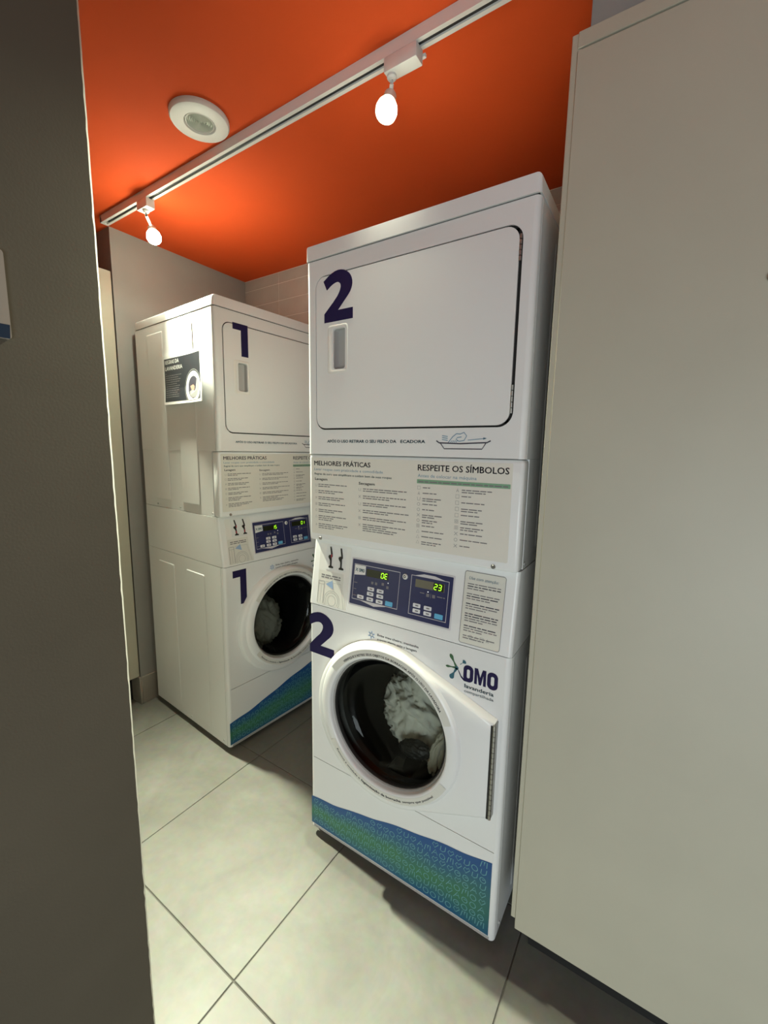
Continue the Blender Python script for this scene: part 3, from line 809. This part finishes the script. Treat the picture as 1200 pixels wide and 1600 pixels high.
    p = P2().arc_text('VERIFIQUE E RETIRE SEUS OBJETOS DA BORRACHA APÓS O USO DA LAVADORA', cx, cz, .2165, .0072, radians(132), radians(32), .03)
    lay('ring_print', p, fd, .0004, INK, dr)
    p = P2().arc_text('Remova a umidade e', cx, cz, .2280, .0068, radians(220), radians(249), .02, True)
    p.arc_text('higienização da borracha', cx, cz, .2280, .0080, radians(250.5), radians(288), .035, True)
    p.arc_text('sempre que possível', cx, cz, .2280, .0068, radians(289.5), radians(320), .02, True)
    lay('ring_print', p, fd, .0004, INK, dr)
    lay('ring_label_film', P2().ring(cx, cz, .2135, .2355, radians(212), radians(334), n=40).ring(cx, cz, .2135, .2355, radians(22), radians(146), n=40), fd, .0002, STICKER, dr)
    # piano hinge
    V, F = tube_mesh([(HXX-.001, -.0235, HZ0+.004), (HXX-.001, -.0235, HZ1-.004)], .0032, 8); nk = 18
    for q in range(nk):
        z0 = HZ0+.004+(HZ1-HZ0-.008)*q/nk
        a, b = tube_mesh([(HXX-.001, -.0235, z0+.001), (HXX-.001, -.0235, z0+(HZ1-HZ0-.008)/nk-.001)], .0044, 8)
        F += [tuple(len(V)+i for i in f) for f in b]; V += a
    mk('hinge', V, F, CHROME, dr, 40)
    box('hinge_leaf', HXX-.0005, HXX+.002, -.019, 0, HZ0+.004, HZ1-.004, CHROME, dr)
    box('hinge_slot', HXX-.0090, HXX-.0045, -.0275, -.012, HZ0+.006, HZ1-.006, DARK, dr)
    # drum
    n_ = 56; dcx = .332; dcz = .570; R = []
    for q, y in ((.222, .010), (.205, .022), (.206, .045), (.248, .06), (.250, .075), (.250, .40), (.235, .415), (.08, .42), (.001, .425)):
        R.append([(dcx+q*cos(2*pi*i/n_), y, dcz+q*sin(2*pi*i/n_)) for i in range(n_)])
    gk = loft('gasket', R[:4], RUBBER, r, 50); drm = loft('drum', R[3:], DRUM, r, 50)
    for k in range(3):
        a = radians(25+120*k); d_ = Vector((cos(a), 0, sin(a))); t_ = Vector((-sin(a), 0, cos(a))); c_ = Vector((dcx, 0, dcz)); RR = []
        for y, hh in ((.085, .030), (.10, .055), (.38, .055), (.395, .03)):
            RR.append([c_+Vector((0, y, 0))+d_*.25-t_*.045, c_+Vector((0, y, 0))+d_*(.25-hh)-t_*.014, c_+Vector((0, y, 0))+d_*(.25-hh)+t_*.014, c_+Vector((0, y, 0))+d_*.25+t_*.045])
        loft('drum_paddle', RR, DRUM, drm, 30, True, True)
    for s in (-1, 1):
        pressed('pressed_panel', .150, .308, .072, .822, s, r); pressed('pressed_panel', .422, .578, .072, .822, s, r)
        x = 0 if s < 0 else W
        for y in (.045, .33): lathe('bolt', [(0, .0026), (.0035, .0026), (.0045, 0)], PLASTIC_GREY, r, 10, c=(x, y, .055), direction=(s, 0, 0))
    return r

RZ1 = pi/2-.0698; LOC1 = (-.5766, .0837, 0)
w2 = make_washer(2, (0, 0, 0), 0, 'white front loading washer with white sheets inside and the full detergent logo', '0E', '23')
d2 = make_dryer(2, (0, 0, ZB), 0, 'white tumble dryer with the big numeral two, closest to the cream closet')
w1 = make_washer(1, LOC1, RZ1, 'white front loading washer in the corner with grey laundry inside', '15', '01')
d1 = make_dryer(1, LOC1, RZ1, 'white tumble dryer in the corner carrying the dark rules poster on its side')

# ------------------------------------------------------------------ laundry inside the drums
def crumple(name, c, rad, seed, m, amp=.35, fold=5., rot=0., label='', cat='laundry'):
    bm = bmesh.new(); bmesh.ops.create_icosphere(bm, subdivisions=5, radius=1)
    for v in bm.verts:
        d = v.co.normalized(); p = Vector((d.x*.9+d.z*.7, d.y*1.1, (d.z*.9-d.x*.7)*.42))*fold*.36+Vector((seed, seed*.7, -seed))
        q = p+Vector((noise.noise(p*1.3), noise.noise(p*1.3+Vector((5, 1, 2))), noise.noise(p*1.3+Vector((1, 8, 3)))))*.8
        rdg = 1-abs(noise.noise(q*1.0))*2; rdg2 = 1-abs(noise.noise(q*2.3+Vector((3, 3, 3))))*2; rdg3 = 1-abs(noise.noise(q*5.0))*2
        s = 1+amp*(.55*rdg+.40*rdg2+.07*rdg3-.45); s = min(max(s, .55), 1.28)
        x, y, z = d.x*rad[0]*s, d.y*rad[1]*s, d.z*rad[2]*s
        v.co = Vector((x*cos(rot)-z*sin(rot), y, x*sin(rot)+z*cos(rot)))
    o = from_bm(name, bm, m, None, 180)
    return o
def put(o, base, rz, local):
    l = Vector(local); o.rotation_euler = (0, 0, rz)
    o.location = (base[0]+l.x*cos(rz)-l.y*sin(rz), base[1]+l.x*sin(rz)+l.y*cos(rz), base[2]+l.z)
o = crumple('laundry', (0,0,0), (.120, .082, .134), 2.3, CLOTH, .50, 6.0, .55); put(o, (0,0,0), 0, (.340, .198, .492)); tag(o, 'crumpled white cotton sheet behind the glass of the numeral 2 washer', 'laundry', 'laundry in the drums')
o = crumple('laundry', (0,0,0), (.036, .036, .086), 6.1, CLOTH, .34, 5, -.35); put(o, (0,0,0), 0, (.468, .094, .466)); tag(o, 'smaller white towel at the hinge side of the numeral 2 drum', 'laundry', 'laundry in the drums')
o = crumple('laundry', (0,0,0), (.052, .024, .028), 9.4, CLOTHD, .25, 4, .12); put(o, (0,0,0), 0, (.376, .078, .448)); tag(o, 'dark garment tucked under the white sheet in the numeral 2 drum', 'laundry', 'laundry in the drums')
o = crumple('laundry', (0,0,0), (.115, .10, .128), 4.4, CLOTHG, .34, 5.5, -.2); put(o, LOC1, RZ1, (.31, .20, .488)); tag(o, 'grey cotton laundry heap behind the glass of the numeral 1 washer', 'laundry', 'laundry in the drums')

# ------------------------------------------------------------------ rules poster on the side of dryer 1
def rules_poster():
    r = empty('rules_poster', LOC1, RZ1)
    r.location.z = 1.579
    tag(r, 'dark square laundry rules poster on the side of the numeral 1 dryer', 'poster')
    wd, ht = .340, .211
    bend = lambda x, y: .007+.014*max(0., (x-.17)/.17)**2+.004*max(0., 1-y/.07)
    fr = Frame((0, .402, 0), (0, -1, 0), (0, 0, 1), bend)
    nx, nz = 24, 12
    V = [fr.at(wd*i/nx, ht*j/nz, .0) for i in range(nx+1) for j in range(nz+1)]+[fr.at(wd*i/nx, ht*j/nz, .0025) for i in range(nx+1) for j in range(nz+1)]
    N0 = (nx+1)*(nz+1); F = []
    for i in range(nx):
        for j in range(nz):
            a = i*(nz+1)+j; F += [(a, a+1, a+nz+2, a+nz+1), (N0+a, N0+a+nz+1, N0+a+nz+2, N0+a+1)]
    rim = [i*(nz+1) for i in range(nx+1)]+[nx*(nz+1)+j for j in range(1, nz+1)]+[i*(nz+1)+nz for i in range(nx-1, -1, -1)]+[j for j in range(nz-1, 0, -1)]
    for k in range(len(rim)):
        a, b = rim[k], rim[(k+1) % len(rim)]; F.append((a, b, N0+b, N0+a))
    mk('sheet', V, F, WHITE_PRINT, r)
    for x in (.03, .15): box('adhesive_pad', -.0069, -.0021, .402-x-.03, .402-x, .12, .19, PLASTIC_GREY, r)
    # dark print, cut in columns so that it follows the bend
    def grid(x0, x1, y0, y1, nx=20, ny=10):
        p = P2(); p.V = [(x0+(x1-x0)*i/nx, y0+(y1-y0)*j/ny) for i in range(nx+1) for j in range(ny+1)]
        p.F = [(i*(ny+1)+j, (i+1)*(ny+1)+j, (i+1)*(ny+1)+j+1, i*(ny+1)+j+1) for i in range(nx) for j in range(ny)]; return p
    pr_ = lay('dark_print', grid(.010, .326, .012, .199), fr, .0026, CHARCOAL, r)
    lay('title', P2().text('REGRAS DA', .018, .176, .0165, .122, .04).text('LAVANDERIA', .018, .149, .0165, .150, .04), fr, .0028, WHITE_PRINT, pr_)
    rnd = random.Random(3); p = P2(); z = .133
    for k in range(12):
        p.words(.018, z, (.014, .138, .11, .132, .12, .10, .125, .112, .12, .105, .12, .115)[k], .0042, rnd); z -= .0092
    lay('rules_lines', p, fr, .0028, INK_GREY, pr_)
    cx, cy = .258, .062
    def clip(p):
        p.V = [(min(x, .328), max(y, .010)) for x, y in p.V]; return p
    lay('photo_ring', clip(P2().ring(cx, cy, .071, .0735, n=40)), fr, .0028, INK_LIGHT, pr_)
    lay('photo_ring', clip(P2().ring(cx, cy, .045, .066, n=40)), fr, .0028, WHITE_PRINT, pr_)
    lay('photo_drum', clip(P2().ring(cx, cy, .0, .045, n=32)), fr, .0028, INK, pr_)
    lay('photo_hand', P2().poly([(0.228, .060), (0.235, .077), (0.250, .083), (0.264, .076), (0.272, .062), (0.262, .048), (0.242, .046)]), fr, .0029, SKIN, pr_)
    lay('photo_cloth', P2().poly([(0.226, .046), (0.246, .052), (0.268, .046), (0.279, .056), (0.294, .052), (0.298, .030), (0.276, .018), (0.244, .020), (0.228, .032)]), fr, .0030, INK_LIGHT, pr_)
    lay('photo_sleeve', P2().poly([(0.279, .052), (0.292, .098), (0.304, .094), (0.308, .060), (0.302, .036)]), fr, .0031, PLASTIC_GREY, pr_)
rules_poster()

# ------------------------------------------------------------------ ceiling fittings
def track():
    r = empty('light_track', (.2, .021, CEIL))
    tag(r, 'long white ceiling track rail with a dark slot along the orange ceiling', 'light track')
    x0, x1 = -1.445, 1.7
    prof = [(-.0165, 0), (-.0165, -.029), (-.0058, -.029), (-.0058, -.012), (.0058, -.012), (.0058, -.029), (.0165, -.029), (.0165, 0)]
    loft('rail', [[(x, y, z) for y, z in prof] for x in (x0, x1)], TRACKW, r, 20, True, True)
    box('slot_liner', x0+.03, x1-.002, -.0056, .0056, -.0245, -.0118, BLACK, r)
    box('end_cap', x0-.003, x0+.012, -.0165, .0165, -.0295, 0, TRACKW, r, .001, 1)
track()

def spotlight(loc, tilt, adap, label, power, cone, glow, spill):
    """adap: x range of the track adapter; loc: centre of the bulb"""
    r = empty('track_spotlight', (loc[0], .021, CEIL-.029))
    tag(r, label, 'spotlight', 'track spotlights')
    L = Vector(loc)-Vector((loc[0], .021, CEIL-.029))
    a0, a1 = adap[0]-loc[0], adap[1]-loc[0]
    box('track_adapter', a0, a1, -.0175, .0175, -.034, -.0005, TRACKW, r, .002, 2)
    if adap[2]: box('lock_lever', a1-.012, a1+.006, .0175, .026, -.014, -.006, TRACKW, r, .001, 1)
    d = Vector(tilt).normalized()                           # direction the lamp points
    top = L - d*.058
    sx = a0+.014 if adap[2] else (a0+a1)/2
    j = Vector((sx, 0, -.034)); 
    lathe('swivel', [(0, 0), (.0125, 0), (.0125, -.006), (.009, -.010), (0, -.010)], TRACKW, r, 18, c=j, direction=(0, 0, 1))
    V, F = tube_mesh([j+Vector((0, 0, -.006)), j+Vector((0, 0, -.02)), top*.5+(j+Vector((0, 0, -.02)))*.5, top+d*.004], .0055, 8)
    mk('stem', V, F, TRACKW, r, 40)
    lathe('lamp_holder', [(0, 0), (.013, .0), (.016, .006), (.0175, .024), (.0205, .034), (.0195, .034), (.0165, .025)], TRACKW, r, 24, c=top, direction=d)
    lathe('bulb', [(.0165, .028), (.0205, .036), (.0265, .048), (.0285, .060), (.0268, .070), (.0205, .0785), (.0110, .0825), (0, .0835)], glow, r, 24, c=top, direction=d, smooth=180)['label'] = 'glowing white bulb'
    l = bpy.data.lights.new('lamp_beam', 'SPOT'); l.energy = power; l.color = BULB_COL; l.spot_size = radians(cone); l.spot_blend = 1.; l.shadow_soft_size = .022
    o = bpy.data.objects.new('lamp_beam', l); COL.objects.link(o); o.parent = r
    o.location = top+d*.088; o.rotation_euler = d.to_track_quat('-Z', 'Y').to_euler()
    l = bpy.data.lights.new('lamp_spill', 'SPOT'); l.energy = spill; l.color = BULB_COL; l.spot_size = radians(172); l.spot_blend = 1.; l.shadow_soft_size = .022
    o = bpy.data.objects.new('lamp_spill', l); COL.objects.link(o); o.parent = r; o.location = top+d*.088
    return r
spotlight((-.929, .065, 2.265), (.60, -.20, -1), (-.935, -.862, False), 'track spotlight above the side of the numeral 1 dryer', SPOT_POWER[0], SPOT_CONE[0], BULBS[0], SPILL_POWER[0])
spotlight((.272, .014, 2.262), (.06, -.44, -1), (.268, .362, True), 'track spotlight on the long adapter above the front of the numeral 2 dryer', SPOT_POWER[1], SPOT_CONE[1], BULBS[1], SPILL_POWER[1])

def downlight():
    r = empty('ceiling_downlight', (-.351, -.098, CEIL))
    tag(r, 'round white ceiling downlight with ribbed lens on the orange ceiling', 'downlight')
    lathe('flange', [(.0875, 0), (.0875, -.009), (.084, -.0145), (.070, -.017), (.047, -.0165), (.044, -.012), (.044, -.004)], TRACKW, r, 48)
    prof = [(.044, -.006)]
    for k in range(6):
        q = .041-.0066*k; prof += [(q, -.0065), (q-.0022, -.0115-.0005*k), (q-.0046, -.0065)]
    prof.append((0, -.009))
    lathe('ribbed_lens', prof, LENS, r, 40, smooth=20)
    lathe('lens_ring', [(.0425, -.006), (.0425, -.0135), (.0395, -.0145), (.0385, -.006)], TRACKW, r, 40)
downlight()
